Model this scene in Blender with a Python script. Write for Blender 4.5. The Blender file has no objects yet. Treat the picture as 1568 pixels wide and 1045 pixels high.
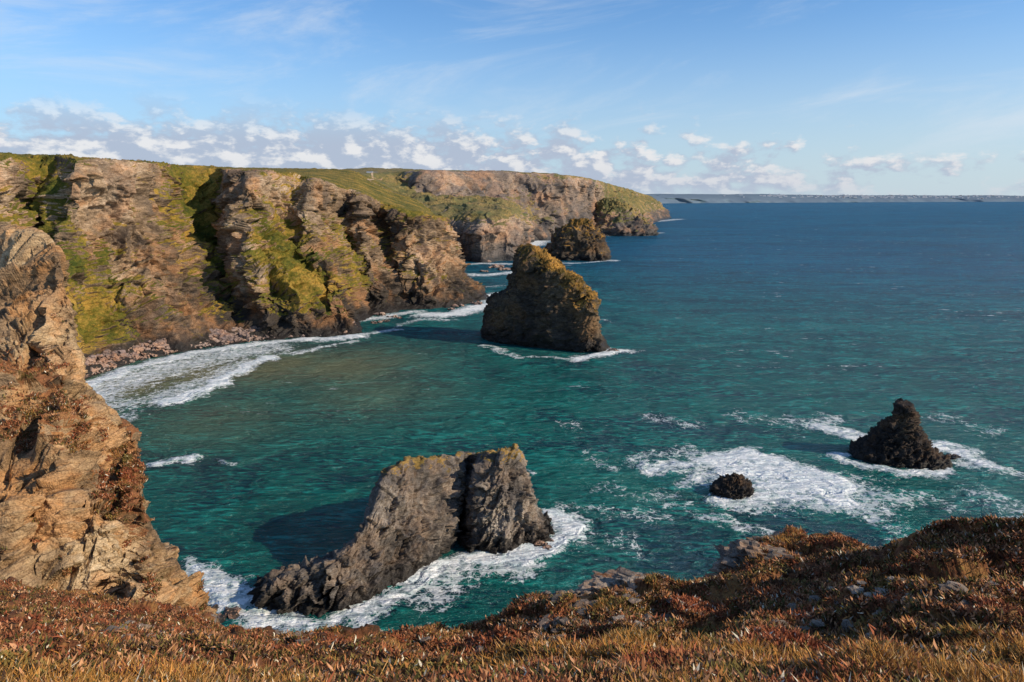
import bpy, math, random
import numpy as np
from mathutils import Vector, noise, Matrix
from mathutils.bvhtree import BVHTree
random.seed(7); rng=np.random.default_rng(7)
scene=bpy.context.scene
# ------------------------------------------------------------ camera
H0=65.0; F=1045.0; HOR=302.0
PITCH=math.atan((522.5-HOR)/F); SP,CP=math.sin(PITCH),math.cos(PITCH)
cam_d=bpy.data.cameras.new("camera"); cam=bpy.data.objects.new("camera",cam_d)
scene.collection.objects.link(cam); scene.camera=cam
cam.location=(0,0,H0); cam.rotation_euler=(math.pi/2-PITCH,0,0)
cam_d.sensor_width=36; cam_d.lens=24.0; cam_d.clip_start=0.1; cam_d.clip_end=200000
# survey helpers: bearing/depression sightings -> world coordinates (metres)
def P(x,y,Y,g=0.0):
    u=(x-784)/F; v=(522.5-y)/F; dy=CP+v*SP; dz=-SP+v*CP
    return (u*Y/dy, Y, H0+dz/dy*Y, g)
def D(y):
    v=(522.5-y)/F; return H0*(CP+v*SP)/(SP-v*CP)
def S(x,y,g=0.0): 
    p=P(x,y,D(y),g); return (p[0],p[1],0.0,g)
# ------------------------------------------------------------ node helper
class NT:
    def __init__(s,tree): s.t=tree; s.n=tree.nodes; s.l=tree.links
    def new(s,typ,**k):
        n=s.n.new(typ)
        for a,b in k.items(): setattr(n,a,b)
        return n
    def put(s,sock,v):
        if isinstance(v,bpy.types.NodeSocket): s.l.new(v,sock)
        elif isinstance(v,(tuple,list)) and sock.type=='RGBA' and len(v)==3: sock.default_value=(*v,1)
        else: sock.default_value=v
    def m(s,op,a,b=0.0,c=0.0,clamp=False):
        n=s.new('ShaderNodeMath',operation=op,use_clamp=clamp)
        s.put(n.inputs[0],a); s.put(n.inputs[1],b); s.put(n.inputs[2],c); return n.outputs[0]
    def vm(s,op,a,b=(0,0,0)):
        n=s.new('ShaderNodeVectorMath',operation=op); s.put(n.inputs[0],a); s.put(n.inputs[1],b); return n.outputs[0]
    def vs(s,a,k):
        n=s.new('ShaderNodeVectorMath',operation='SCALE'); s.put(n.inputs[0],a); n.inputs[3].default_value=k; return n.outputs[0]
    def ss(s,x,a,b,lo=0.0,hi=1.0):
        n=s.new('ShaderNodeMapRange',interpolation_type='SMOOTHSTEP')
        s.put(n.inputs[0],x); s.put(n.inputs[1],a); s.put(n.inputs[2],b); s.put(n.inputs[3],lo); s.put(n.inputs[4],hi); return n.outputs[0]
    def noise(s,vec,scale,detail=5,rough=.55,dist=0.0,col=False):
        n=s.new('ShaderNodeTexNoise'); s.put(n.inputs['Vector'],vec); n.inputs['Scale'].default_value=scale
        n.inputs['Detail'].default_value=detail; n.inputs['Roughness'].default_value=rough; n.inputs['Distortion'].default_value=dist
        return n.outputs[1] if col else n.outputs[0]
    def vor(s,vec,scale,feature='F1',out=0,rand=1.0):
        n=s.new('ShaderNodeTexVoronoi',feature=feature); s.put(n.inputs['Vector'],vec); n.inputs['Scale'].default_value=scale
        n.inputs['Randomness'].default_value=rand; return n.outputs[out]
    def mix(s,f,a,b,typ='MIX'):
        n=s.new('ShaderNodeMix',data_type='RGBA',blend_type=typ)
        s.put(n.inputs[0],f); s.put(n.inputs[6],a); s.put(n.inputs[7],b); return n.outputs[2]
    def ramp(s,f,stops):
        n=s.new('ShaderNodeValToRGB'); s.put(n.inputs[0],f); e=n.color_ramp.elements
        while len(e)<len(stops): e.new(0.5)
        for i,(p,c) in enumerate(stops): e[i].position=p; e[i].color=(*c,1)
        return n.outputs[0]
    def grey(s,v):
        cm=s.new('ShaderNodeCombineXYZ'); [s.l.new(v,cm.inputs[i]) for i in range(3)]; return cm.outputs[0]
    def mapv(s,vec,scale=(1,1,1),rot=(0,0,0),loc=(0,0,0)):
        n=s.new('ShaderNodeMapping'); s.put(n.inputs[0],vec); n.inputs['Scale'].default_value=scale
        n.inputs['Rotation'].default_value=rot; n.inputs['Location'].default_value=loc; return n.outputs[0]
    def bump(s,h,dist,strength=1.0,nrm=None):
        n=s.new('ShaderNodeBump'); s.put(n.inputs['Height'],h); n.inputs['Distance'].default_value=dist
        n.inputs['Strength'].default_value=strength
        if nrm is not None: s.put(n.inputs['Normal'],nrm)
        return n.outputs[0]
def newmat(name):
    m=bpy.data.materials.new(name); m.use_nodes=True; m.node_tree.nodes.clear(); t=NT(m.node_tree)
    o=t.new('ShaderNodeOutputMaterial'); b=t.new('ShaderNodeBsdfPrincipled'); t.l.new(b.outputs[0],o.inputs[0])
    return m,t,b
def attr(t,name):
    n=t.new('ShaderNodeAttribute'); n.attribute_name=name; return n.outputs['Fac']

def cliff_mat(name,rock,veg,sc=1.0,vegbias=0.0,wet=7.0,haze=0.0,strat=(0.35,-0.5,0.2),rough=.92,dark=0.0,bmp=.55,warm=.5):
    """rock: 4 colours, veg: 3 colours, sc: feature size multiplier (1 = big sea cliffs), dark: height of the darker base zone"""
    m,t,b=newmat(name)
    geo=t.new('ShaderNodeNewGeometry'); pos=geo.outputs['Position']
    sp=t.new('ShaderNodeSeparateXYZ'); t.l.new(pos,sp.inputs[0]); z=sp.outputs[2]
    sn=t.new('ShaderNodeSeparateXYZ'); t.l.new(geo.outputs['Normal'],sn.inputs[0]); nz=sn.outputs[2]
    st=t.mapv(pos,(1,1,4.0),strat)
    nA=t.noise(pos,.03/sc,3,.55); nB=t.noise(pos,.25/sc,4,.62); nC=t.noise(st,.16/sc,4,.66); nD=t.noise(pos,2.0/sc,3,.65)
    f=t.m('ADD',t.m('MULTIPLY',nA,.95),t.m('MULTIPLY',nC,.42)); f=t.m('ADD',f,t.m('MULTIPLY',nB,.28))
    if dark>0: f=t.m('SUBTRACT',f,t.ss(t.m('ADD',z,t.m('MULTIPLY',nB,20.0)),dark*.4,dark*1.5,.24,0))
    rc=t.ramp(f,[(.60,rock[0]),(.74,rock[1]),(.86,rock[2]),(1.0,rock[3])])
    wcol=t.noise(pos,.06/sc,3,.6,0,True); sw=t.new('ShaderNodeSeparateColor'); t.l.new(wcol,sw.inputs[0])
    rc=t.mix(t.m('MULTIPLY',t.ss(sw.outputs[0],.46,.62),warm),rc,(rock[2][0]*1.15,rock[2][1]*.76,rock[2][2]*.46))
    rc=t.mix(t.m('MULTIPLY',t.ss(sw.outputs[1],.50,.64),.55),rc,(rock[1][0]*.85,rock[1][1]*.95,rock[1][2]*1.15))
    crack=t.vor(t.vm('ADD',st,t.vs(wcol,6.0*sc)),.12/sc,'DISTANCE_TO_EDGE')
    rc=t.mix(1.0,rc,t.grey(t.ss(crack,0.0,.06,.6,1.0)),'MULTIPLY')
    fg=t.grey(t.ss(nD,.3,.7,.7,1.25))
    rc=t.mix(1.0,rc,fg,'MULTIPLY')
    g=attr(t,'grass')
    gn=t.noise(pos,.11/sc,5,.68)
    vf=t.m('ADD',t.m('MULTIPLY',g,1.0),t.m('MULTIPLY',nz,.6))
    vf=t.m('ADD',vf,t.m('MULTIPLY',t.m('SUBTRACT',gn,.5),1.9))
    vf=t.ss(vf,.86-vegbias,1.0-vegbias)
    vc=t.ramp(t.m('ADD',t.m('MULTIPLY',sw.outputs[2],.6),t.m('MULTIPLY',t.noise(pos,.6/sc,4,.7),.4)),[(.38,veg[0]),(.5,veg[1]),(.6,veg[2])])
    vc=t.mix(1.0,vc,fg,'MULTIPLY')
    col=t.mix(vf,rc,vc)
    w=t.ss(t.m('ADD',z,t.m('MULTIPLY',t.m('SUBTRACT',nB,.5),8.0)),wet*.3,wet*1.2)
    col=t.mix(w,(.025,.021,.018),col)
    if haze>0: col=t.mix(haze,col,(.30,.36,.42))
    t.put(b.inputs['Base Color'],col); t.put(b.inputs['Roughness'],t.m('ADD',t.m('MULTIPLY',w,rough-.5),.5))
    b.inputs['Specular IOR Level'].default_value=.2
    h2=t.m('ADD',t.m('MULTIPLY',nB,1.0),t.m('ADD',t.m('MULTIPLY',nC,.6),t.m('MULTIPLY',nD,.2)))
    t.put(b.inputs['Normal'],t.bump(h2,2.0*sc,bmp))
    return m
# ------------------------------------------------------------ mesh helpers
def cr(A,n,tens=.7,w=None):
    K=A.shape[0]
    if w is None: tt=np.linspace(0,K-1,n)
    else:
        w=np.array(w,float); c=np.concatenate([[0],np.cumsum(w)/w.sum()]); tt=np.interp(np.linspace(0,1,n),c,np.arange(K))
    i=np.clip(np.floor(tt).astype(int),0,K-2); f=(tt-i).reshape((-1,)+(1,)*(A.ndim-1))
    p0=A[np.clip(i-1,0,K-1)];p1=A[i];p2=A[i+1];p3=A[np.clip(i+2,0,K-1)]
    m1=(p2-p0)*.5;m2=(p3-p1)*.5; f2=f*f;f3=f2*f
    h=(2*f3-3*f2+1)*p1+(f3-2*f2+f)*m1+(-2*f3+3*f2)*p2+(f3-f2)*m2
    return h*tens+((1-f)*p1+f*p2)*(1-tens)
def gnormals(G,wrap=False):
    if wrap: du=np.roll(G,-1,0)-np.roll(G,1,0)
    else: du=np.gradient(G,axis=0)
    dv=np.gradient(G,axis=1); n=np.cross(du,dv); n/=np.linalg.norm(n,axis=2,keepdims=True)+1e-9
    return n
def mk(name,verts,faces,mat,attrs=None,smooth=True,parent=None):
    me=bpy.data.meshes.new(name); V=np.asarray(verts,np.float32); Fc=np.asarray(faces,np.int32); k=Fc.shape[1]
    me.vertices.add(len(V)); me.vertices.foreach_set('co',V.ravel())
    me.loops.add(Fc.size); me.loops.foreach_set('vertex_index',Fc.ravel())
    me.polygons.add(len(Fc)); me.polygons.foreach_set('loop_start',np.arange(0,Fc.size,k,dtype=np.int32))
    try: me.polygons.foreach_set('loop_total',np.full(len(Fc),k,np.int32))
    except Exception: pass
    me.polygons.foreach_set('use_smooth',np.full(len(Fc),smooth))
    me.update(calc_edges=True); me.validate()
    for a,v in (attrs or {}).items():
        v=np.asarray(v,np.float32)
        if v.ndim==1: me.attributes.new(a,'FLOAT','POINT').data.foreach_set('value',v)
        else: me.attributes.new(a,'FLOAT_COLOR','POINT').data.foreach_set('color',v.ravel())
    me.materials.append(mat); o=bpy.data.objects.new(name,me); scene.collection.objects.link(o)
    if parent: o.parent=parent
    return o
def gridfaces(nu,nv,wrap=False):
    a=np.arange(nu if wrap else nu-1)[:,None]; b=np.arange(nv-1)[None]
    a2=(a+1)%nu
    return np.stack([a*nv+b,a2*nv+b,a2*nv+b+1,a*nv+b+1],-1).reshape(-1,4)
ROT=Matrix.Rotation(.55,3,'Y')@Matrix.Rotation(.3,3,'X')
VOR=noise.voronoi; CV=noise.cell_vector; FR=noise.fractal; NO=noise.noise
def facet(q):
    pt=VOR(q)[1][0]; g=CV(pt*7.31)
    return (g.x-.5)*2*(q.x-pt.x)+(g.y-.5)*2*(q.y-pt.y)+(g.z-.5)*2*(q.z-pt.z)+(CV(pt*3.7).x-.5)*.35
def rockdisp(Pts,scale,amps,seed,rot=None):
    """amps=(large form, ribs and gullies, blocks, small facets)"""
    out=np.empty(len(Pts)); off=Vector((seed*13.7,seed*7.1,seed*3.3)); A,R,B,C=amps; s1=1/scale; RT=rot or ROT
    for k,p in enumerate(Pts):
        v=Vector(p); q=v*s1+off
        d=A*FR(q,.9,2.1,3)
        if R: d+=R*(.35-abs(FR(Vector((q.x*1.1,q.y*1.1,q.z*.4)),.8,2.1,3))*1.5)
        if B or C:
            qs=RT@v; w=NO(q*2.5)*.5
            qb=Vector((qs.x*s1*2.2+w,qs.y*s1*2.2+w,qs.z*s1*4.0+w))
            d+=B*facet(qb)+C*facet(qb*2.7)+C*.45*facet(qb*6.5)
        out[k]=d
    return out
def loft(name,ctrl,nu,nv,mat,scale,amps,seed,colamp,wu=None,wv=None,wrap=False,hor=False,rot=None):
    A=np.array(ctrl,float)            # K x M x 4
    if wrap: A=np.concatenate([A,A[:1]],0)
    ca=np.broadcast_to(np.array(colamp,float)[None,:,None],A.shape[:2]+(1,))
    A=np.concatenate([A,ca],2)
    G=cr(A,nu+(1 if wrap else 0),.7,wu)
    if wrap: G=G[:-1]
    G=cr(G.transpose(1,0,2),nv,.6,wv).transpose(1,0,2)
    Pp=G[...,:3]; N=gnormals(Pp,wrap); flip=N[...,2].sum()<0
    if flip: N=-N
    d=rockdisp(Pp.reshape(-1,3),scale,amps,seed,rot).reshape(nu,nv)*np.clip(G[...,4],0,None)
    Nn=N.copy()
    if hor: Nn[...,2]*=.4
    Pp=Pp+Nn*d[...,None]
    Fc=gridfaces(nu,nv,wrap)
    if flip: Fc=Fc[:,::-1]
    o=mk(name,Pp.reshape(-1,3),Fc,mat,{'grass':np.clip(G[...,3],0,1.2).ravel()})
    return o,Pp,G
# ------------------------------------------------------------ sun + sky
EL=math.radians(29); AZ=math.radians(108)
sv=Vector((math.sin(AZ)*math.cos(EL),math.cos(AZ)*math.cos(EL),math.sin(EL)))
sd=bpy.data.lights.new("sun",'SUN'); sd.energy=5.0; sd.angle=math.radians(.5); sd.color=(1,.85,.64)
so=bpy.data.objects.new("sun",sd); scene.collection.objects.link(so); so.rotation_euler=sv.to_track_quat('Z','Y').to_euler(); so.location=(200,-100,200)
w=bpy.data.worlds.new("World"); scene.world=w; w.use_nodes=True; w.node_tree.nodes.clear(); t=NT(w.node_tree)
out=t.new('ShaderNodeOutputWorld'); bg=t.new('ShaderNodeBackground'); bg.inputs[1].default_value=.125; t.l.new(bg.outputs[0],out.inputs[0])
sky=t.new('ShaderNodeTexSky',sky_type='NISHITA'); sky.sun_disc=False; sky.sun_elevation=EL; sky.sun_rotation=AZ
sky.altitude=50; sky.air_density=1.0; sky.dust_density=.3; sky.ozone_density=2.2
tc=t.new('ShaderNodeTexCoord'); dr=tc.outputs['Generated']; sx=t.new('ShaderNodeSeparateXYZ'); t.l.new(dr,sx.inputs[0])
az=t.m('ARCTAN2',sx.outputs[0],sx.outputs[1]); el=t.m('ARCSINE',sx.outputs[2])
cv=t.new('ShaderNodeCombineXYZ'); t.put(cv.inputs[0],t.m('MULTIPLY',az,8.5)); t.put(cv.inputs[1],t.m('MULTIPLY',el,16.0)); uv=cv.outputs[0]
n1=t.noise(uv,2.2,8,.58,.1); n1s=t.noise(t.vm('ADD',uv,(.10,.16,0)),2.2,5,.58,.1)
big=t.noise(uv,.5,2,.5)
band=t.m('MULTIPLY',t.ss(el,-.015,.02),t.ss(el,.065,.14,1,0))
left=t.ss(az,-.25,.62,.24,-.06)
d1=t.m('ADD',t.m('ADD',n1,left),t.m('MULTIPLY',t.m('SUBTRACT',big,.5),.35))
thr=t.ss(el,.02,.135,.41,.70)
den=t.m('MULTIPLY',t.ss(t.m('SUBTRACT',d1,thr),0,.17),band)
lit=t.m('MULTIPLY',t.ss(t.m('SUBTRACT',n1,n1s),-.03,.13),t.ss(el,.01,.06,.6,1.0))
ccol=t.mix(lit,(3.5,3.95,5.0),(6.9,6.7,6.7))
cv2=t.new('ShaderNodeCombineXYZ'); t.put(cv2.inputs[0],t.m('MULTIPLY',az,2.0)); t.put(cv2.inputs[1],t.m('SUBTRACT',t.m('MULTIPLY',el,9.0),t.m('MULTIPLY',az,1.3)))
cz=t.noise(cv2.outputs[0],1.3,9,.64,.6)
cir=t.m('MULTIPLY',t.ss(cz,.46,.76),t.ss(el,.02,.1)); cir=t.m('MULTIPLY',cir,.55)
skc=t.mix(1.0,sky.outputs[0],(.72,1.02,1.30),'MULTIPLY')
skc=t.mix(t.ss(el,-.02,.26,.85,0.0),skc,t.mix(t.ss(az,-.6,.7),(3.6,4.8,6.1),(4.6,5.4,6.1)))
skc=t.mix(cir,skc,(5.8,6.3,6.9))
skc=t.mix(t.m('MULTIPLY',den,.85),skc,ccol)
t.put(bg.inputs[0],skc)
# ------------------------------------------------------------ materials
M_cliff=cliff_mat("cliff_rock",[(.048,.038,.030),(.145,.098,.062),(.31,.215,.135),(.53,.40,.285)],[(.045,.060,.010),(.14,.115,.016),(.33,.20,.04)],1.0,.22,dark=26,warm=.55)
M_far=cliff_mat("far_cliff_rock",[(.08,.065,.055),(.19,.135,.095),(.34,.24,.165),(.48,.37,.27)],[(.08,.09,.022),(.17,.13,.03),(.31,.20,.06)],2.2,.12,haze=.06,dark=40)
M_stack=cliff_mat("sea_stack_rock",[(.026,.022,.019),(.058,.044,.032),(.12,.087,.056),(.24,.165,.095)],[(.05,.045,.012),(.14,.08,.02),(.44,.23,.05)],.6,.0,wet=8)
M_rockF=cliff_mat("sea_rock",[(.045,.039,.035),(.10,.083,.07),(.19,.158,.13),(.38,.33,.275)],[(.12,.09,.02),(.24,.15,.045),(.36,.22,.07)],.3,-.06,wet=3.5,strat=(.2,1.0,.3),bmp=.5,warm=.3)
M_dark=cliff_mat("dark_rock",[(.018,.016,.015),(.038,.03,.025),(.07,.052,.04),(.15,.11,.07)],[(.10,.08,.02),(.14,.1,.03),(.2,.12,.04)],.25,-.9,wet=2.5)
M_near=cliff_mat("near_cliff_rock",[(.11,.07,.04),(.27,.17,.09),(.42,.29,.16),(.58,.45,.29)],[(.09,.06,.018),(.22,.09,.04),(.33,.16,.06)],.16,.02,wet=4,bmp=.7,strat=(.9,.3,.2),warm=.55)
M_heath=cliff_mat("heath_ground",[(.07,.055,.045),(.15,.115,.09),(.24,.19,.15),(.36,.30,.24)],[(.05,.028,.014),(.16,.06,.026),(.26,.13,.045)],.06,.22,wet=4)
# ------------------------------------------------------------ main headland and cliffs
def station(sl,rest,far,dip=2.0):
    s=S(*sl); Y0=s[1]; c=[(s[0],Y0-8,-4,0),(s[0],Y0,0.3,0)]
    for (x,y,dd,*g) in rest: c.append(P(x,y,Y0+dd,g[0] if g else 0))
    e=np.array(c[-1]); fr=np.array(P(*far,1.0)); md=e+(fr-e)*.2; md[2]-=dip; md[3]=1
    c.append(tuple(md)); c.append(tuple(fr)); return c
A=[
 station((-350,640),[(-350,610,6),(-350,520,30,.2),(-350,420,45,.4),(-350,320,60,.4),(-350,215,74,.4)],(-350,235,1000)),
 station((-120,620),[(-120,595,6),(-120,520,26,.2),(-120,420,42,.6),(-120,320,60,.4),(-120,228,74,.4)],(-120,240,1000)),
 station((0,605),[(0,585,6),(0,520,22,.3),(0,420,40,.7),(0,320,58,.4),(0,236,72,.3)],(0,248,1000)),
 station((70,592),[(70,572,9),(70,512,24,.5),(65,425,44,.6),(60,325,66,.8),(65,238,84,.8)],(60,249,1000)),
 station((120,583),[(118,560,6),(110,505,16,.9),(100,430,30,1.),(105,330,46,.45),(115,241,58,.2)],(100,250,1000)),
 station((185,560),[(180,540,6),(170,490,16,1.),(165,425,32,.6),(160,335,44,.0),(165,246,54,.0)],(170,252,1000)),
 station((245,545),[(240,520,6),(235,470,16,.3),(235,400,32,.0),(222,330,46,.2),(225,250,60,.3)],(230,256,1000)),
 station((310,533),[(305,505,8),(300,460,26,.1),(298,390,48,.5),(290,325,78,1.0),(285,254,108,1)],(290,256,1000)),
 station((362,526),[(357,500,14),(354,455,34,.5),(350,400,58,.9),(340,335,82,1.),(328,257,104,1.)],(340,256,1000)),
 station((400,522),[(392,502,7),(378,455,16,.2),(364,400,30,.1),(350,330,50,.0),(345,260,68,.0)],(365,257,1000)),
 station((425,520),[(418,500,3),(404,455,7,.4),(388,400,16,.6),(376,330,34,.3),(385,262,50,.0)],(380,257,1000)),
 station((482,516),[(472,496,3),(458,450,6,1.0),(428,400,16,1.15),(405,345,36,.8),(430,266,62,.2)],(430,258,1000)),
 station((515,514),[(510,490,7),(495,440,18,1.1),(455,390,34,1.1),(440,335,54,.7),(460,272,76,.5)],(455,258,1000)),
 station((545,512),[(540,490,6),(525,440,16,.4),(490,385,32,.3),(475,330,48,.2),(485,276,60,.1)],(480,258,1000)),
 station((566,486),[(560,472,10),(552,430,20,.8),(540,380,38,.9),(520,330,52,.3),(530,291,60,.2)],(530,260,950)),
 station((600,479),[(592,465,4),(575,425,8,.1),(560,380,16,.1),(548,335,26,.0),(555,300,34,.1)],(548,264,930)),
 station((630,474),[(622,462,7),(607,420,16,.2),(590,380,28,.3),(574,340,42,.3),(580,310,50,.4)],(565,272,900)),
 station((668,472),[(662,455,4),(647,420,8,.3),(632,385,15,.1),(622,350,24,.1),(625,322,32,.6)],(595,288,850),4),
 station((720,465),[(712,450,4),(695,415,10),(680,385,16,.1),(672,355,24),(670,331,32,.5)],(620,298,800),5),
 station((742,457),[(735,447,6),(712,425,14),(698,395,22),(692,365,30),(690,336,40,.4)],(640,308,800),5),
 station((735,449),[(728,442,6),(707,420,14),(696,395,22),(691,370,30),(688,341,42,.4)],(650,315,780),5),
 station((700,425),[(695,415,8),(690,398,14),(685,380,22),(680,362,30),(676,345,40,.4)],(660,322,760),4),
 station((670,410),[(668,402,8),(664,390,14),(660,375,22),(656,360,30),(650,345,40,.4)],(650,328,760),2)]
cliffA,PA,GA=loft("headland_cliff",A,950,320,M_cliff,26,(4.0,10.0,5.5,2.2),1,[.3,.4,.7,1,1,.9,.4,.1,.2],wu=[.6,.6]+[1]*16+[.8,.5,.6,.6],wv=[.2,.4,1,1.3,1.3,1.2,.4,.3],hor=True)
Bf=[
 station((640,405),[(640,400,5),(645,370,12,.1),(600,338,60,1),(560,305,150,1),(540,290,230,1),(540,268,290,.8)],(500,262,1700)),
 station((700,397),[(700,388,5),(697,350,12,.1),(692,329,30,.9),(640,302,180,1),(610,288,260,.9),(600,264,330,.7)],(560,257,1700)),
 station((735,403),[(735,393,4),(738,355,12,.1),(735,326,50,1),(690,307,200,1),(655,297,280,.1),(650,262,320,.1)],(650,260,1700)),
 station((765,400),[(765,390,4),(768,345,12,.2),(775,321,60,1),(740,308,230,.9),(710,299,300,.0),(705,263,340,.0)],(700,261,1700)),
 station((800,396),[(800,385,6),(800,352,20,.2),(795,327,80,.9),(780,311,230,.6),(762,300,320,.0),(760,263,360,.0)],(750,263,1700)),
 station((815,372),[(818,365,10),(815,350,30,.1),(812,335,60,.4),(808,315,90,.4),(805,295,110,.2),(805,265,130,.2)],(800,265,1700)),
 station((850,368),[(850,358,10),(850,340,25,.2),(850,320,45,.3),(850,300,60,.1),(850,285,75,.1),(850,267,95,.5)],(845,269,1700)),
 station((890,364),[(890,355,10),(890,335,25),(890,315,40),(890,300,50),(895,285,60),(897,273,75,.6)],(880,276,1700)),
 station((925,358),[(925,350,15),(925,335,30,.2),(925,320,50,.4),(925,305,70,.6),(925,295,80,.8),(926,280,100,.9)],(900,281,1700)),
 station((975,350),[(975,343,15),(972,335,40,.3),(968,325,60,.6),(962,312,90,.9),(955,300,120,1),(955,288,150,1)],(930,289,2100)),
 station((1013,338),[(1010,334,20),(1006,328,40),(1000,320,70,.6),(993,312,100,.8),(983,303,130,1),(980,296,160,1)],(960,296,2600)),
 station((1026,334),[(1023,330,20),(1020,325,40),(1015,319,70,.5),(1008,312,100,.7),(1001,306,130,.8),(996,301,160,.9)],(980,302,2800)),
 station((1022,328),[(1019,325,20),(1016,322,40),(1012,317,60,.5),(1006,311,80,.7),(1000,307,100,.8),(994,303,120,.9)],(985,304,3000))]
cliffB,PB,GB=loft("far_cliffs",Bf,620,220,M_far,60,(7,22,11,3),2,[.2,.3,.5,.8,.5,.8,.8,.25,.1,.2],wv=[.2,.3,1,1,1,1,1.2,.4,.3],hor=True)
# ------------------------------------------------------------ stacks made of rings
def stack(name,lv,mat,scale,amps,seed,n=260,m=150,grass=(0,0),pw=2.6,gr_lit_right=0.0,shear=0.0):
    ctrl=[]
    K=20
    for k in range(K):
        a=2*math.pi*k/K; col=[]
        ca,sa=math.cos(a),math.sin(a); ca=math.copysign(abs(ca)**(2/pw),ca); sa=math.copysign(abs(sa)**(2/pw),sa)
        for i,(y,xl,xr,Yc,b) in enumerate(lv):
            l=P(xl,y,Yc); r=P(xr,y,Yc); cx=(l[0]+r[0])/2; hx=(r[0]-l[0])/2
            z=l[2] if i else -3
            q=i/(len(lv)-1)
            Y=Yc+b*sa-shear*hx*ca; X=(cx+hx*ca)*Y/Yc if shear else cx+hx*ca
            col.append((X,Y,z,grass[0]+(grass[1]-grass[0])*q+gr_lit_right*max(0,ca)*(1 if i>3 else 0)))  # extra golden growth on the right side also paints in its sunlit slope
        tp=lv[-1]; c=P((tp[1]+tp[2])/2,tp[0]-1,tp[3]); col.append((c[0],c[1],c[2],grass[1])); ctrl.append(col)
    M=len(ctrl[0]); return loft(name,ctrl,n,m,mat,scale,amps,seed,[.6]+[1]*(M-3)+[.4,.1],wrap=True,hor=False)
stack("sea_stack",[(543,742,940,306,14),(522,741,932,306,14),(505,743,919,306,14),(480,745,916,307,14),(462,755,916,307,14),(452,770,915,307,13),(442,779,907,307,13),(424,782,888,308,13),(410,784,868,309,12),(396,788,847,311,10),(385,792,832,312,7),(375,799,815,312,3)],M_stack,14,(.8,1.6,1.9,.9),5,440,300,(-.1,.7),3.4,.6,shear=.5)
stack("sea_stack",[(402,835,935,742,32),(392,836,934,742,32),(380,839,928,744,28),(362,848,922,746,24),(350,861,914,748,18),(341,873,906,750,12),(335,885,899,752,5)],M_stack,24,(2,3,4,2),6,200,120,(0,.9),shear=.3)
stack("sea_stack",[(361,903,1006,1230,60),(352,902,1003,1230,58),(338,904,992,1235,50),(322,911,975,1245,40),(312,918,953,1250,25),(305,925,938,1255,10)],M_far,40,(3,5,7,3),7,200,120,(0,1.1))
stack("pinnacle_rock",[(712,1302,1464,164,8),(702,1299,1456,164,7),(694,1304,1442,164,6),(684,1318,1428,164,5),(674,1330,1422,164.5,4.5),(665,1340,1417,164.5,4),(655,1350,1411,164.5,3.5),(646,1360,1406,164.5,3),(636,1368,1402,164.5,2.6),(626,1371,1399,164.5,2.4),(618,1374,1396,164.5,2.2)],M_dark,5,(.2,.35,1.3,.6),8,260,190,pw=2.6,shear=.35)
stack("low_rock",[(766,1086,1157,143,4.5),(757,1087,1156,143,4.2),(748,1090,1150,143,3.4),(740,1098,1144,143,2.6),(732,1112,1134,143,1.2),(727,1120,1128,143,.4)],M_dark,3,(.3,.4,1.0,.45),9,160,90,pw=2.2,shear=.2)
# ------------------------------------------------------------ foreground sea rock (ridge with a cleft)
def rstat(foot,cols,top,db,g=.3):
    s=S(*foot); Y0=s[1]; c=[(s[0],Y0-2,-3,0),(s[0],Y0,0,0)]
    for (x,y,dd) in cols: c.append(P(x,y,Y0+dd))
    tp=P(top[0],top[1],Y0+top[2],g); c.append(tp)
    k=(Y0+top[2]+db)/(Y0+top[2])
    c.append((tp[0]*k,tp[1]+db*.5,tp[2]-db*.25,g)); c.append((tp[0]*k,tp[1]+db*1.2,tp[2]*.5,0)); c.append((tp[0]*k,tp[1]+db*1.6,-3,0)); return c
RF=[
 rstat((390,930),[(390,925,.5),(391,918,1),(392,910,1.5)],(394,900,2),3,0),
 rstat((405,940),[(405,925,.5),(408,912,1),(412,898,1.5)],(415,886,3),4,0),
 rstat((460,941),[(458,925,.5),(455,905,1.5),(455,888,2.5)],(458,874,4),5,0),
 rstat((525,937),[(523,915,1),(520,893,2),(518,872,3)],(520,852,5),5,0),
 rstat((575,915),[(570,890,1),(565,860,2.5),(560,830,4)],(560,805,6),6,.1),
 rstat((622,892),[(615,860,1),(605,820,3),(595,778,5)],(588,734,7.5),7,.4),
 rstat((655,872),[(648,835,1),(638,795,3),(630,750,5)],(618,706,8),8,.7),
 rstat((684,846),[(686,820,1),(688,785,3),(688,745,5)],(676,701,8),9,.6),
 rstat((692,838),[(692,815,1),(697,785,3.5),(703,745,5.5)],(703,699,9),9,.5),
 rstat((700,822),[(702,800,9),(707,775,10),(712,742,9)],(718,696,9.5),9,.5),
 rstat((722,845),[(722,815,1.5),(722,785,3),(722,745,4)],(742,694,8),9,.6),
 rstat((765,848),[(764,815,1),(762,780,2.5),(765,735,4)],(770,691,7),9,.8),
 rstat((803,840),[(800,815,1),(797,785,2),(795,745,4)],(791,688,6.5),8,.8),
 rstat((830,834),[(826,822,.5),(820,800,1.5),(816,775,3)],(808,735,5),6,.2),
 rstat((842,826),[(840,822,.5),(836,815,1.5),(832,808,2.5)],(828,795,4),4,0),
 rstat((846,818),[(846,816,.5),(845,813,1),(843,810,1.5)],(842,806,2),2,0)]
loft("arch_rock",RF,560,320,M_rockF,7,(.5,.9,1.75,.55),11,[.2,.6,1,1,1,.4,.6,1,.5],wv=[.2,1,1,1,1,.6,.8,.6],rot=Matrix.Rotation(1.0,3,'Y')@Matrix.Rotation(.5,3,'X'))
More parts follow.
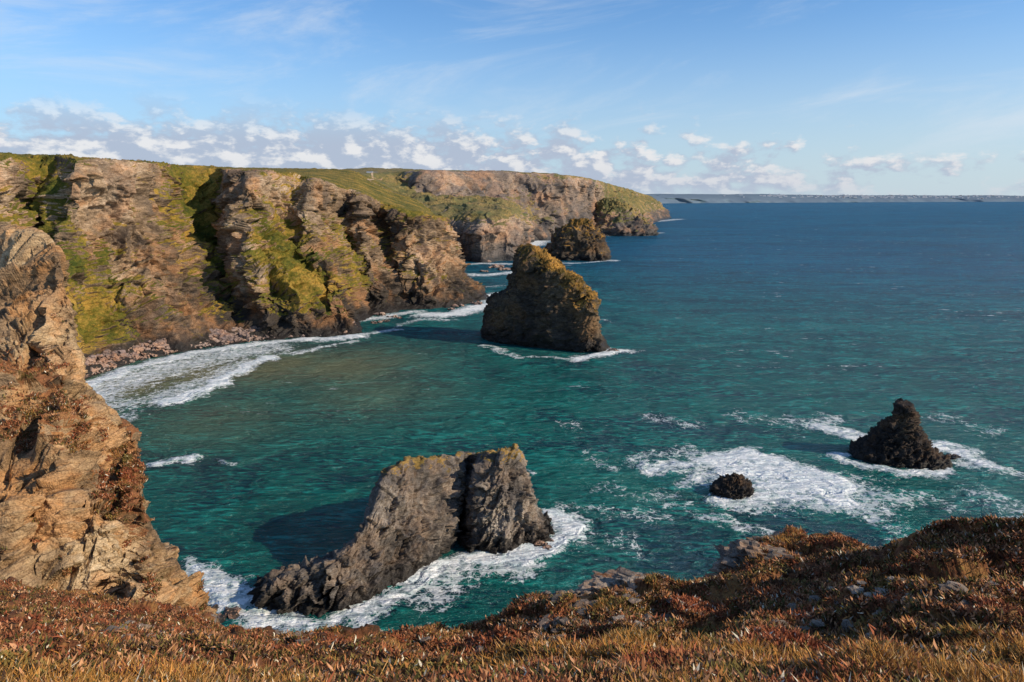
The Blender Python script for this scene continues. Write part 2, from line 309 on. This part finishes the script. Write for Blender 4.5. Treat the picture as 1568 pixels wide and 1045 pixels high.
# ------------------------------------------------------------ near cliff on the left
HT=[((-400,300,50),(-400,960,24)),((-120,322,48),(-120,960,24)),((0,345,45),(0,950,24)),((50,358,44),(50,950,25)),((90,384,42),(100,950,25.5)),((97,440,40.5),(125,952,25.8)),((112,488,39),(150,955,26)),((132,562,37),(180,960,26)),((150,612,36),(195,962,26)),((160,645,35.5),(210,965,26)),((200,662,34),(225,967,26)),((208,705,33),(240,970,26)),((236,790,31),(275,975,26.5)),((284,885,29.5),(300,978,27)),((318,958,28.5),(325,985,27.5)),((335,1010,28.5),(340,1030,28))]
HC=[]
for k,(tp,bt) in enumerate(HT):
    c=[]
    for j,q in enumerate([0,.18,.38,.58,.8,1]):
        x=bt[0]+(tp[0]-bt[0])*q**1.15; y=bt[1]+(tp[1]-bt[1])*q; Y=bt[2]+(tp[2]-bt[2])*q**1.6
        g=[.8,.1,.2,.8,.0,.15][j] if k<12 else .1
        if k in(9,10,11) and j>=4: g=1.
        c.append(P(x,y,Y,g))
    e=c[-1]
    for dY,dZ in((2.5,-1.5),(6,-14),(9,-70)):
        kk=(e[1]+dY)/e[1]*(1.03 if dY<3 else 1.06); c.append((e[0]*kk,e[1]+dY,max(e[2]+dZ,-3),.2))
    HC.append(c)
cliffH,PH,GH=loft("near_cliff",HC,640,540,M_near,6.5,(.8,1.5,.95,.45),21,[.3,1,1,1,1,.4,.6,1,.5],wv=[1,1.2,1.2,1.2,1,.4,.5,.4])
# ------------------------------------------------------------ heath ground
ED=[(-500,880,22,1),(-200,890,22,1),(0,902,21,.9),(100,905,21,.9),(200,925,21.5,.8),(270,945,21.5,.7),(325,966,21,.6),(400,984,18,.7),(520,982,16,.9),(650,968,15.5,1),(755,950,15,.9),(800,925,15,.3),(860,912,15.2,.3),(920,898,15.5,.1),(952,878,15.8,.0),(992,900,15.3,.3),(1060,896,15.5,.6),(1108,868,17,.3),(1160,826,18,.3),(1215,808,19,.6),(1285,815,18.5,.5),(1345,850,17,.4),(1395,840,14.6,.8),(1450,821,13.5,1),(1520,815,12.8,1),(1600,811,12.2,1),(1800,803,12,1),(2200,790,12,1)]
GC=[]
for (x,y,Y,g) in ED:
    c=[((x-784)/F*16,-9,64.3,1),((x-784)/F*10,.5,63.2,1),P(x,1090,4.6,1)]
    r=x>1330; mY=8.8 if r else (11 if x>1000 else 11.5)
    ym=1045-(1045-y)*(.45 if r else .42)
    c.append(P(x,(1045*.65+ym*.35),mY*.66,1)); 
    c.append(P(x,ym,mY,1)); c.append(P(x,y+(1045-y)*.18,mY+(Y-mY)*.62,.5+g*.5)); e=P(x,y,Y,g); c.append(e)
    for dY,dZ in((1.2,-1.6),(5,-16),(9,-70)):
        kk=(Y+dY)/Y; c.append((e[0]*kk,Y+dY,max(e[2]+dZ,-3),.1))
    GC.append(c)
ground,PG,GG=loft("heath_ground",GC,900,400,M_heath,4.2,(.42,.0,.30,.14),31,[.2,.1,.15,.7,1,1.1,.8,1.4,1.5,1],wv=[.2,.4,1,1,1,.9,.5,.4,.3])
# ------------------------------------------------------------ heather / grass tufts (one mesh)
def tufts(name,PG,GG,N,jr,seed,sz=1.0,thr0=.5,maxd=1e9):
    r=np.random.default_rng(seed); nu,nv,_=PG.shape
    i=r.integers(1,nu-2,N*5); j=r.integers(int(jr[0]*nv),int(jr[1]*nv),N*5)
    p=PG[i,j]; q=PG[i+1,j+1]; p=p+(q-p)*r.random((len(p),1))
    g=GG[i,j,3]; nse=np.array([NO(Vector(a)*.6)+.7*NO(Vector(a)*2.0) for a in p])
    keep=(g+nse*1.0)>thr0
    keep&=(np.abs(p[:,0])<p[:,1]*.9+3)
    p=p[keep][:N]; n=len(p); B=7
    base=np.repeat(p,B,0)
    big2=np.array([NO(Vector(a)*.45+Vector((9,3,1)))+.6*NO(Vector(a)*1.6) for a in p])
    gr=np.repeat((r.random(n)+big2*1.1-np.clip((p[:,1]-8.0)*.22,-.14,.30))>.92,B)
    ang=r.random(n*B)*6.283; rad=r.random(n*B)*np.where(gr,.05,.12)*sz
    base=base+np.stack([np.cos(ang)*rad,np.sin(ang)*rad,np.full(n*B,-.02)],1)
    h=np.where(gr,.05+.11*r.random(n*B),.03+.075*r.random(n*B))*sz; wd=np.where(gr,.005,.014)*(.7+.8*r.random(n*B))*sz
    a2=r.random(n*B)*6.283; side=np.stack([np.cos(a2),np.sin(a2),np.zeros(n*B)],1)*wd[:,None]
    lean=np.stack([r.normal(0,.6,n*B),r.normal(0,.6,n*B),np.ones(n*B)],1)*h[:,None]
    mid=base+lean*.55; top=base+lean+np.stack([r.normal(0,.02,n*B),r.normal(0,.02,n*B),np.zeros(n*B)],1)
    V=np.stack([base-side*.6,base+side*.6,mid+side,top,mid-side],1).reshape(-1,3)
    k=np.arange(n*B)*5
    pal_h=np.array([(.30,.095,.045),(.42,.17,.075),(.18,.07,.035),(.11,.095,.03),(.52,.27,.14),(.09,.05,.03),(.34,.16,.055),(.22,.16,.05)])
    pal_g=np.array([(.54,.25,.06),(.42,.20,.05),(.58,.34,.13),(.26,.14,.035)])
    shift=np.array([NO(Vector(a)*.9+Vector((3,33,1))) for a in p])
    cid=np.repeat(np.clip((shift*7+3.5+r.normal(0,1.5,n)).astype(int),0,7),B)
    c=np.where(gr[:,None],pal_g[r.integers(0,4,n*B)],pal_h[cid])*(.65+.6*r.random((n*B,1)))
    fl=(r.random(n*B)<.025); c[fl]=(.66,.6,.46)
    C=np.concatenate([c,np.ones((n*B,1))],1); C=np.repeat(C,5,0)
    tri=np.stack([np.stack([k,k+1,k+2],1),np.stack([k,k+2,k+4],1),np.stack([k+4,k+2,k+3],1)],1).reshape(-1,3)
    return mk(name,V,tri,M_tuft,{'col':C},False)
M_tuft,t,b=newmat("heather_foliage")
an=t.new('ShaderNodeAttribute'); an.attribute_name='col'; t.l.new(an.outputs['Color'],b.inputs['Base Color']); b.inputs['Roughness'].default_value=.85; b.inputs['Specular IOR Level'].default_value=.1
tufts("heather",PG,GG,105000,(.09,.82),3)
tufts("heather",PH,GH,16000,(.0,.75),5,1.4,.80)
# ------------------------------------------------------------ boulders
import bmesh
def boulders(name,pts,mat,seed,sub=2,flat=1.0,gv=0.0):
    r=random.Random(seed); V=[];Fc=[]
    bm=bmesh.new(); bmesh.ops.create_icosphere(bm,subdivisions=sub,radius=1); bv=[v.co.copy() for v in bm.verts]; bf=[[v.index for v in f.verts] for f in bm.faces]; bm.free()
    for (x,y,z,s) in pts:
        o=len(V); off=Vector((r.random()*99,r.random()*99,0)); sc=Vector((r.uniform(.7,1.4),r.uniform(.7,1.3),r.uniform(.5,.9)*flat))*s; th=r.random()*6.28; R=Matrix.Rotation(r.uniform(-.4,.4),3,'X')@Matrix.Rotation(th,3,'Z')
        for v in bv:
            d=1+.4*NO(v*1.3+off)+.5*facet(v*1.4+off)
            if sub>2: d+=.25*facet(v*4+off)
            q=R@Vector((v.x*sc.x,v.y*sc.y,v.z*sc.z))*d; V.append((x+q.x,y+q.y,z+q.z))
        Fc+= [[a+o for a in f] for f in bf]
    return mk(name,V,Fc,mat,{'grass':np.full(len(V),gv)},False)
M_bould=cliff_mat("boulder_rock",[(.10,.08,.07),(.24,.17,.14),(.36,.26,.21),(.48,.37,.30)],[(.1,.1,.03)]*3,.3,-2,wet=.8)
bp=[]
line=[(0,605),(120,583),(185,560),(245,545),(310,533),(362,526),(420,520),(482,516),(545,512)]
for _ in range(1800):
    k=random.random()*(len(line)-1.001); i=int(k); f=k-i; x=line[i][0]*(1-f)+line[i+1][0]*f; y=line[i][1]*(1-f)+line[i+1][1]*f
    u=random.random()**1.2; s=S(x,y-2); Y=s[1]-2+u*10; bp.append((s[0]*(Y/s[1])+random.uniform(-1,1),Y,.1+u*4.6,random.choice([.4,.5,.7,.9,1.4])*random.uniform(.6,1.2)))
for (x,y,s) in [(575,495,2),(590,492,1.6),(600,486,2.2),(612,488,1.2),(580,483,2.4),(740,416,3),(760,410,5),(772,414,4),(752,402,4),(700,470,3),(690,474,2),(728,466,2.5),(345,945,1.6),(360,942,1.2),(330,938,1.0),(835,833,1.5),(828,838,1.2),(1440,705,1.8),(1455,700,1.3),(940,537,2)]:
    q=S(x,y)
    for _ in range(5): bp.append((q[0]+random.uniform(-s,s),q[1]+random.uniform(-s,s),.1,s*random.uniform(.4,.8)))
boulders("beach_boulders",bp,M_bould,4)
bvg=BVHTree.FromPolygons([tuple(v) for v in PG.reshape(-1,3)],[tuple(f) for f in gridfaces(900,400)])
def gz(x,y):
    h=bvg.ray_cast(Vector((x,y,90)),Vector((0,0,-1))); return h[0].z if h[0] else 55
M_out=cliff_mat("outcrop_rock",[(.06,.048,.038),(.14,.11,.085),(.25,.20,.16),(.40,.34,.27)],[(.10,.04,.018),(.20,.08,.035),(.30,.14,.05)],.05,.0,wet=.1,strat=(.4,.9,.1))
oc=[]
for (x,y,Y,s) in [(950,884,15.5,.55),(925,892,15.2,.5),(972,895,15.2,.35),(885,900,15,.35),(860,908,14.6,.3),(835,915,14.8,.25),(1130,862,17,.6),(1155,852,17.2,.65),(1190,848,17.6,.6),(1330,858,17,.4),(1100,880,16.5,.5),(1480,824,13.2,.15)]:
    q=P(x,y,Y); oc.append((q[0],q[1],gz(q[0],q[1])-.15*s,s))
boulders("rock_outcrop",oc,M_out,12,4,.55,.2)
sl_=[]
for _ in range(420):
    cx,cy,cY,sp_=random.choice([(235,1000,12.5,1.0),(290,985,14,.9),(190,1010,12,.6),(950,930,13,1.2),(880,925,13,.9),(1350,900,10.5,.7),(700,985,11,1.2),(1150,950,10,1.0),(400,985,15,1.0)])
    q=P(cx,cy,cY); x=q[0]+random.gauss(0,sp_); y=q[1]+random.gauss(0,sp_); s=random.choice([.04,.06,.08,.12,.14])*random.uniform(.7,1.2); sl_.append((x,y,gz(x,y)+s*.2,s))
boulders("slate_fragments",sl_,M_out,13,2,.4,0)
# ------------------------------------------------------------ sea
foam=[ # (polyline on the water, width m, strength)
 ([(120,600),(150,585),(200,566),(300,541),(400,527),(480,520),(550,516)],4.8,1.25),
 ([(130,615),(180,590),(260,565),(330,548),(400,535)],14,.82),
 ([(250,618),(290,608),(330,588),(370,566),(412,547)],3.8,1.35),
 ([(250,608),(290,596),(330,576),(375,556)],8,.7),
 ([(412,547),(470,538),(540,524)],3,.75),
 ([(150,640),(200,640)],5,.65),([(160,622),(230,618)],7,.66),
 ([(550,515),(580,508),(610,505)],3,.8),([(552,490),(580,488),(605,482),(640,478)],5,1.0),
 ([(655,483),(690,482),(720,476),(750,466),(775,455)],8,1.3),([(735,455),(770,450)],7,1.15),([(610,500),(640,490),(690,490)],4,.62),
 ([(700,420),(740,422),(785,418)],9,.9),([(700,406),(740,404),(780,405)],8,.85),([(720,440),(780,438)],5,.52),
 ([(812,376),(825,368),(850,364)],18,1.2),([(838,402),(880,404),(940,399)],4,.85),([(905,362),(960,361),(1012,357)],8,.85),([(1000,340),(1040,336)],20,.75),([(925,398),(942,400)],6,.9),
 ([(745,530),(775,543),(800,547),(850,549),(890,549)],2.0,.75),([(880,550),(915,545),(950,538)],3.8,1.35),([(930,535),(968,538)],3.8,.8),([(915,490),(935,492)],2,.5),
 ([(285,882),(320,895),(360,905),(395,915)],3.6,1.05),([(300,910),(350,925),(395,940),(440,955)],3.6,1.0),([(440,955),(520,962),(560,950)],2,.95),
 ([(540,950),(590,928),(630,900),(665,878)],3,1.05),([(625,880),(660,868),(690,868),(730,860),(790,852),(840,838)],3,1.3),([(690,880),(760,872),(820,855)],4,.74),
 ([(835,840),(862,825),(872,808),(855,792),(835,788)],3.4,1.3),([(650,910),(700,890)],5,.62),([(800,715),(822,722)],1.4,.55),
 ([(1000,718),(1050,716),(1090,706)],3.2,1.15),([(1090,706),(1140,700),(1200,712),(1260,730)],4.8,1.3),([(1110,725),(1180,722),(1240,738),(1280,745)],5.8,1.35),([(1150,765),(1200,760),(1240,770),(1290,768)],5.8,1.0),([(1060,740),(1100,735),(1120,770)],4,.9),
 ([(1180,745),(1230,750)],5,1.3),([(1290,760),(1340,770),(1330,790)],6,.66),([(980,705),(1060,690)],4,.6),([(1085,795),(1130,810),(1180,815)],3.5,.64),([(1320,740),(1350,760)],5,.6),([(1350,800),(1380,830)],4,.5),
 ([(1262,655),(1300,665),(1320,675)],4.2,1.15),([(1290,700),(1310,714),(1380,728),(1450,720)],2.4,1.05),([(1430,685),(1470,690),(1500,712)],4.4,1.1),([(1490,700),(1530,722)],5,.7),([(1250,650),(1280,640)],4,.65),
 ([(250,706),(275,704),(295,708)],2.2,.85),([(340,708),(360,710)],1.8,.5),
 ([(870,650),(885,658)],4,.50),([(905,695),(920,715)],4,.48),([(1035,775),(1060,780)],3,.48),([(960,785),(1000,790)],4,.46),([(1000,640),(1060,652)],5,.46),([(900,830),(960,836)],5,.46),([(880,780),(930,790)],4,.46),([(1150,640),(1250,650)],8,.44),([(1500,760),(1560,790)],8,.44),([(940,750),(1010,760)],5,.44),([(1400,760),(1460,770)],7,.44),([(1440,640),(1520,660)],8,.42)]
nr,na=1000,760
rr=np.concatenate([np.geomspace(30,3500,nr-40),np.geomspace(3700,90000,40)]); aa=np.radians(np.linspace(-62,62,na))
R_,A_=np.meshgrid(rr,aa,indexing='ij'); X=R_*np.sin(A_); Y=R_*np.cos(A_); Fm=np.zeros_like(X)
Xw=X+1.3*np.sin(Y/3.1+1.7*np.sin(X/5))+.8*np.sin(X/1.9+Y/2.3)+.5*np.sin(Y/.9-X/1.3); Yw=Y+1.2*np.sin(X/3.7+1.3*np.sin(Y/4.2))+.8*np.sin(X/1.4-Y/2.9)+.4*np.sin(X/.8+Y/1.1)
for pl,wd,stg in foam:
    pts=np.array([S(*p)[:2] for p in pl]); lo=pts.min(0)-wd*3-3; hi=pts.max(0)+wd*3+3
    msk=(X>lo[0])&(X<hi[0])&(Y>lo[1])&(Y<hi[1])
    if not msk.any(): continue
    x=Xw[msk];y=Yw[msk]; dm=np.full(x.shape,1e9)
    for a,b_ in zip(pts[:-1],pts[1:]):
        ab=b_-a; tt=np.clip(((x-a[0])*ab[0]+(y-a[1])*ab[1])/(ab@ab),0,1); dm=np.minimum(dm,np.hypot(x-a[0]-tt*ab[0],y-a[1]-tt*ab[1]))
    Fm[msk]=np.maximum(Fm[msk],stg*np.exp(-(dm/wd)**2*.7))
Sh=np.zeros_like(X)
for (px,py,wx,st) in [(200,590,22,1.0),(300,570,25,.95),(420,560,26,.85),(520,560,28,.75),(560,600,24,.45),(330,640,24,.4)]:
    q=S(px,py); Sh=np.maximum(Sh,st*np.exp(-((X-q[0])**2+((Y-q[1])*.9)**2)/wx**2*.7))
sw=.5*np.sin((X*.8+Y*.6)/5.2+1.5*np.sin(X/31)+1.1*np.sin(Y/23))+.35*np.sin((X*.95-Y*.3)/3.1+1.3*np.sin(Y/17))
Z=np.where(R_<900,sw*.28*np.clip((900-R_)/500,0,1),0)+Fm*.35
M_sea,t,b=newmat("sea_water")
geo=t.new('ShaderNodeNewGeometry'); pos=geo.outputs['Position']
w1=t.noise(t.mapv(pos,(.06,.17,1),(0,0,.3)),1.0,3,.58,.6); w2=t.noise(t.mapv(pos,(.28,.85,1),(0,0,.2)),1.0,4,.66,.5)
w0=t.noise(t.mapv(pos,(.010,.045,1),(0,0,.1)),1.0,4,.68,.5)
bigc=t.noise(t.mapv(pos,(.003,.008,1)),1.0,3,.6,.4)
sp=t.new('ShaderNodeSeparateXYZ'); t.l.new(pos,sp.inputs[0]); yy=sp.outputs[1]
deep=t.ss(t.m('ADD',yy,t.m('MULTIPLY',sp.outputs[0],.5)),150,900)
c0=t.mix(deep,(.002,.062,.056),(.002,.052,.115))
c0=t.mix(t.ss(bigc,.35,.65),c0,t.mix(deep,(.003,.112,.092),(.003,.080,.155)))
c0=t.mix(t.m('MULTIPLY',t.ss(t.m('ADD',t.m('MULTIPLY',w1,.45),t.m('MULTIPLY',w2,.55)),.50,.62),.75),c0,t.mix(deep,(.010,.23,.19),(.010,.17,.25)))
c0=t.mix(t.m('MULTIPLY',t.ss(t.m('ADD',t.m('MULTIPLY',w0,.5),t.m('MULTIPLY',w2,.5)),.41,.50,1,0),.8),c0,(.001,.022,.042))
sh=attr(t,'shallow'); c0=t.mix(t.m('MULTIPLY',sh,t.ss(bigc,.2,.7,.6,1)),c0,(.17,.145,.065))
fo=attr(t,'foam')
wn=t.noise(pos,.3,3,.6,0,True)
wp=t.vm('ADD',pos,t.vs(wn,4.0))
e1=t.vor(wp,.42,'DISTANCE_TO_EDGE'); e2=t.vor(wp,1.3,'DISTANCE_TO_EDGE')
fn=t.noise(pos,.45,7,.72,.5); fn2=t.noise(pos,.09,3,.6)
fo2=t.m('ADD',fo,t.m('MULTIPLY',t.m('SUBTRACT',fn2,.5),.7))
solid=t.ss(t.m('ADD',fo2,t.m('MULTIPLY',t.m('SUBTRACT',fn,.5),2.2)),.72,1.02)
lw=t.m('MULTIPLY',t.m('SUBTRACT',t.m('ADD',fo2,t.m('MULTIPLY',t.m('SUBTRACT',fn,.5),1.5)),.30),.40)
lace=t.m('MAXIMUM',t.m('MULTIPLY',t.ss(t.m('SUBTRACT',lw,e1),0.0,.05),.7),t.m('MULTIPLY',t.ss(t.m('SUBTRACT',t.m('MULTIPLY',lw,.7),e2),0.0,.05),.6))
lace=t.m('MULTIPLY',lace,t.ss(fo,.08,.3))
wc=t.noise(t.mapv(pos,(.07,.2,1),(0,0,.3)),1.0,6,.74,.4); wm=t.noise(pos,.012,2,.6)
caps=t.m('MULTIPLY',t.ss(t.m('ADD',wc,t.m('MULTIPLY',t.m('SUBTRACT',wm,.5),.3)),.655,.71),.7)
ff=t.m('MAXIMUM',t.m('MAXIMUM',solid,lace),caps,clamp=True)
fcol=t.mix(t.ss(fn,.35,.65),(.58,.66,.67),(.88,.88,.86))
hh=t.m('ADD',t.m('MULTIPLY',w0,4.0),t.m('ADD',t.m('MULTIPLY',w1,2.4),t.m('MULTIPLY',w2,1.5)))
nb=t.bump(hh,2.0,1.0)
t.n.remove(b)
dif=t.new('ShaderNodeBsdfDiffuse'); t.put(dif.inputs[0],t.mix(ff,c0,fcol)); t.put(dif.inputs['Normal'],t.bump(hh,1.0,1.0))
gl=t.new('ShaderNodeBsdfGlossy'); gl.inputs['Color'].default_value=(.85,.93,1,1); gl.inputs['Roughness'].default_value=.2; t.put(gl.inputs['Normal'],nb)
fr=t.new('ShaderNodeFresnel'); fr.inputs[0].default_value=1.33; t.put(fr.inputs['Normal'],nb)
fac=t.m('MULTIPLY',t.m('MINIMUM',fr.outputs[0],.26),t.m('SUBTRACT',1.0,ff))
mx=t.new('ShaderNodeMixShader'); t.put(mx.inputs[0],fac); t.l.new(dif.outputs[0],mx.inputs[1]); t.l.new(gl.outputs[0],mx.inputs[2])
om=[n for n in t.n if n.type=='OUTPUT_MATERIAL'][0]; t.l.new(mx.outputs[0],om.inputs[0])
V=np.stack([X,Y,Z],-1).reshape(-1,3)
mk("sea",V,gridfaces(nr,na)[:,::-1],M_sea,{'foam':Fm.ravel(),'shallow':Sh.ravel()})
# ------------------------------------------------------------ distant coast and town
M_dc,t,b=newmat("distant_coast"); geo=t.new('ShaderNodeNewGeometry'); pos=geo.outputs['Position']
sn=t.new('ShaderNodeSeparateXYZ'); t.l.new(geo.outputs['Normal'],sn.inputs[0])
c=t.mix(t.ss(t.noise(pos,.004,4,.6),.4,.6),(.10,.15,.18),(.15,.185,.205)); c=t.mix(t.ss(sn.outputs[2],.4,.9),c,(.14,.19,.24))  # distance haze painted into the land as blue-grey base colours
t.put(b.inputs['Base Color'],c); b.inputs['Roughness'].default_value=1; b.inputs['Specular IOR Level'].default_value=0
DC=[]
for k in range(61):
    q=k/60; x=985+q*1100; Y=7000+q*5500
    hy=297+q*6.5+ (NO(Vector((q*9,3,1)))*1.6)
    e=P(x,hy,Y+250); xx=(x-784)/F/CP
    DC.append([(xx*Y,Y,-5),(xx*Y,Y+20,2),(xx*(Y+60),Y+160,max(e[2]*.45,6)),(e[0],Y+450,max(e[2]*.9,8)),(e[0]*1.08,Y+1100,max(e[2],9)),(e[0]*1.2,Y+2500,max(e[2]*.9,5))])
G=cr(cr(np.array(DC,float),500).transpose(1,0,2),40).transpose(1,0,2)
for i in range(500):
    for j in range(5,40):
        v=noise.fractal(Vector(G[i,j])*.0016,.8,2.1,4); G[i,j,2]+=v*10*min(1,(j-4)/8); G[i,j,1]+=v*160
fc=gridfaces(500,40); nn=gnormals(G)[...,2].sum(); fc=fc if nn>0 else fc[:,::-1]
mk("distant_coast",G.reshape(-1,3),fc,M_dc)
M_town,t,b=newmat("town_render"); geo=t.new('ShaderNodeNewGeometry')
sn=t.new('ShaderNodeSeparateXYZ'); t.l.new(geo.outputs['Normal'],sn.inputs[0])
t.put(b.inputs['Base Color'],t.mix(t.ss(sn.outputs[2],.2,.4),(.5,.52,.55),(.20,.22,.26))); b.inputs['Roughness'].default_value=.9
def houses(name,lst):
    V=[];T=[]
    for (x,y,z,w_,d_,h_) in lst:
        o=len(V)
        V+=[(x-w_,y-d_,z),(x+w_,y-d_,z),(x+w_,y+d_,z),(x-w_,y+d_,z),(x-w_,y-d_,z+h_),(x+w_,y-d_,z+h_),(x+w_,y+d_,z+h_),(x-w_,y+d_,z+h_),(x-w_*1.0,y,z+h_*1.5),(x+w_*1.0,y,z+h_*1.5)]
        for f in [(0,1,5,4),(2,3,7,6),(4,5,9,8),(6,7,8,9)]: T+=[(o+f[0],o+f[1],o+f[2]),(o+f[0],o+f[2],o+f[3])]
        T+=[(o+1,o+2,o+6),(o+1,o+6,o+5),(o+5,o+6,o+9),(o+3,o,o+4),(o+3,o+4,o+7),(o+4,o+8,o+7)]
    return mk(name,V,T,M_town,None,False)
hl=[]
for _ in range(220):
    i=int(np.clip(random.gauss(random.choice([110,150,200,240]),22),5,420)); j=random.randint(18,26); p=G[i,j]; s=random.uniform(6,14)
    hl.append((p[0],p[1],p[2]-2,s*random.uniform(.8,2),8,random.uniform(6,10)))
houses("distant_town",hl)
bvh=BVHTree.FromPolygons([tuple(v.co) for v in cliffB.data.vertices],[tuple(p.vertices) for p in cliffB.data.polygons])
bva=BVHTree.FromPolygons([tuple(v.co) for v in cliffA.data.vertices],[tuple(p.vertices) for p in cliffA.data.polygons])
def hgt(x,y):
    zs=[h[0].z for h in (bvh.ray_cast(Vector((x,y,400)),Vector((0,0,-1))),bva.ray_cast(Vector((x,y,400)),Vector((0,0,-1)))) if h[0]]
    return max(zs) if zs else 0
q=P(566,257,1120); zz=hgt(q[0],q[1]); houses("farmhouse",[(q[0],q[1],zz-1,5,3,3),(q[0]+10,q[1],zz-1,3.5,3,2.4)])
M_path,t,b=newmat("path_earth"); geo=t.new('ShaderNodeNewGeometry')
t.put(b.inputs['Base Color'],t.mix(t.noise(geo.outputs['Position'],.5,4),(.30,.21,.13),(.42,.31,.2))); b.inputs['Roughness'].default_value=.95
pp=[P(572,262,1080)[:2],P(570,272,1000)[:2],P(578,282,930)[:2],P(570,292,860)[:2],P(566,300,800)[:2],P(600,312,770)[:2],P(650,320,760)[:2],P(690,318,790)[:2]]
pc=cr(np.array(pp,float),160); tv=np.gradient(pc,axis=0); tv/=np.linalg.norm(tv,axis=1,keepdims=True); nrm=np.stack([-tv[:,1],tv[:,0]],1)
pv=[]
for c_,n_ in zip(pc,nrm):
    for s in (-1.4,1.4): xy=c_+n_*s; pv.append((xy[0],xy[1],hgt(*xy)+.35))
pf=[(2*i,2*i+1,2*i+3,2*i+2) for i in range(159)]
mk("footpath",pv,pf,M_path)
scene.view_settings.view_transform='Standard'; scene.view_settings.look='None'; scene.view_settings.exposure=0
print("DONE")
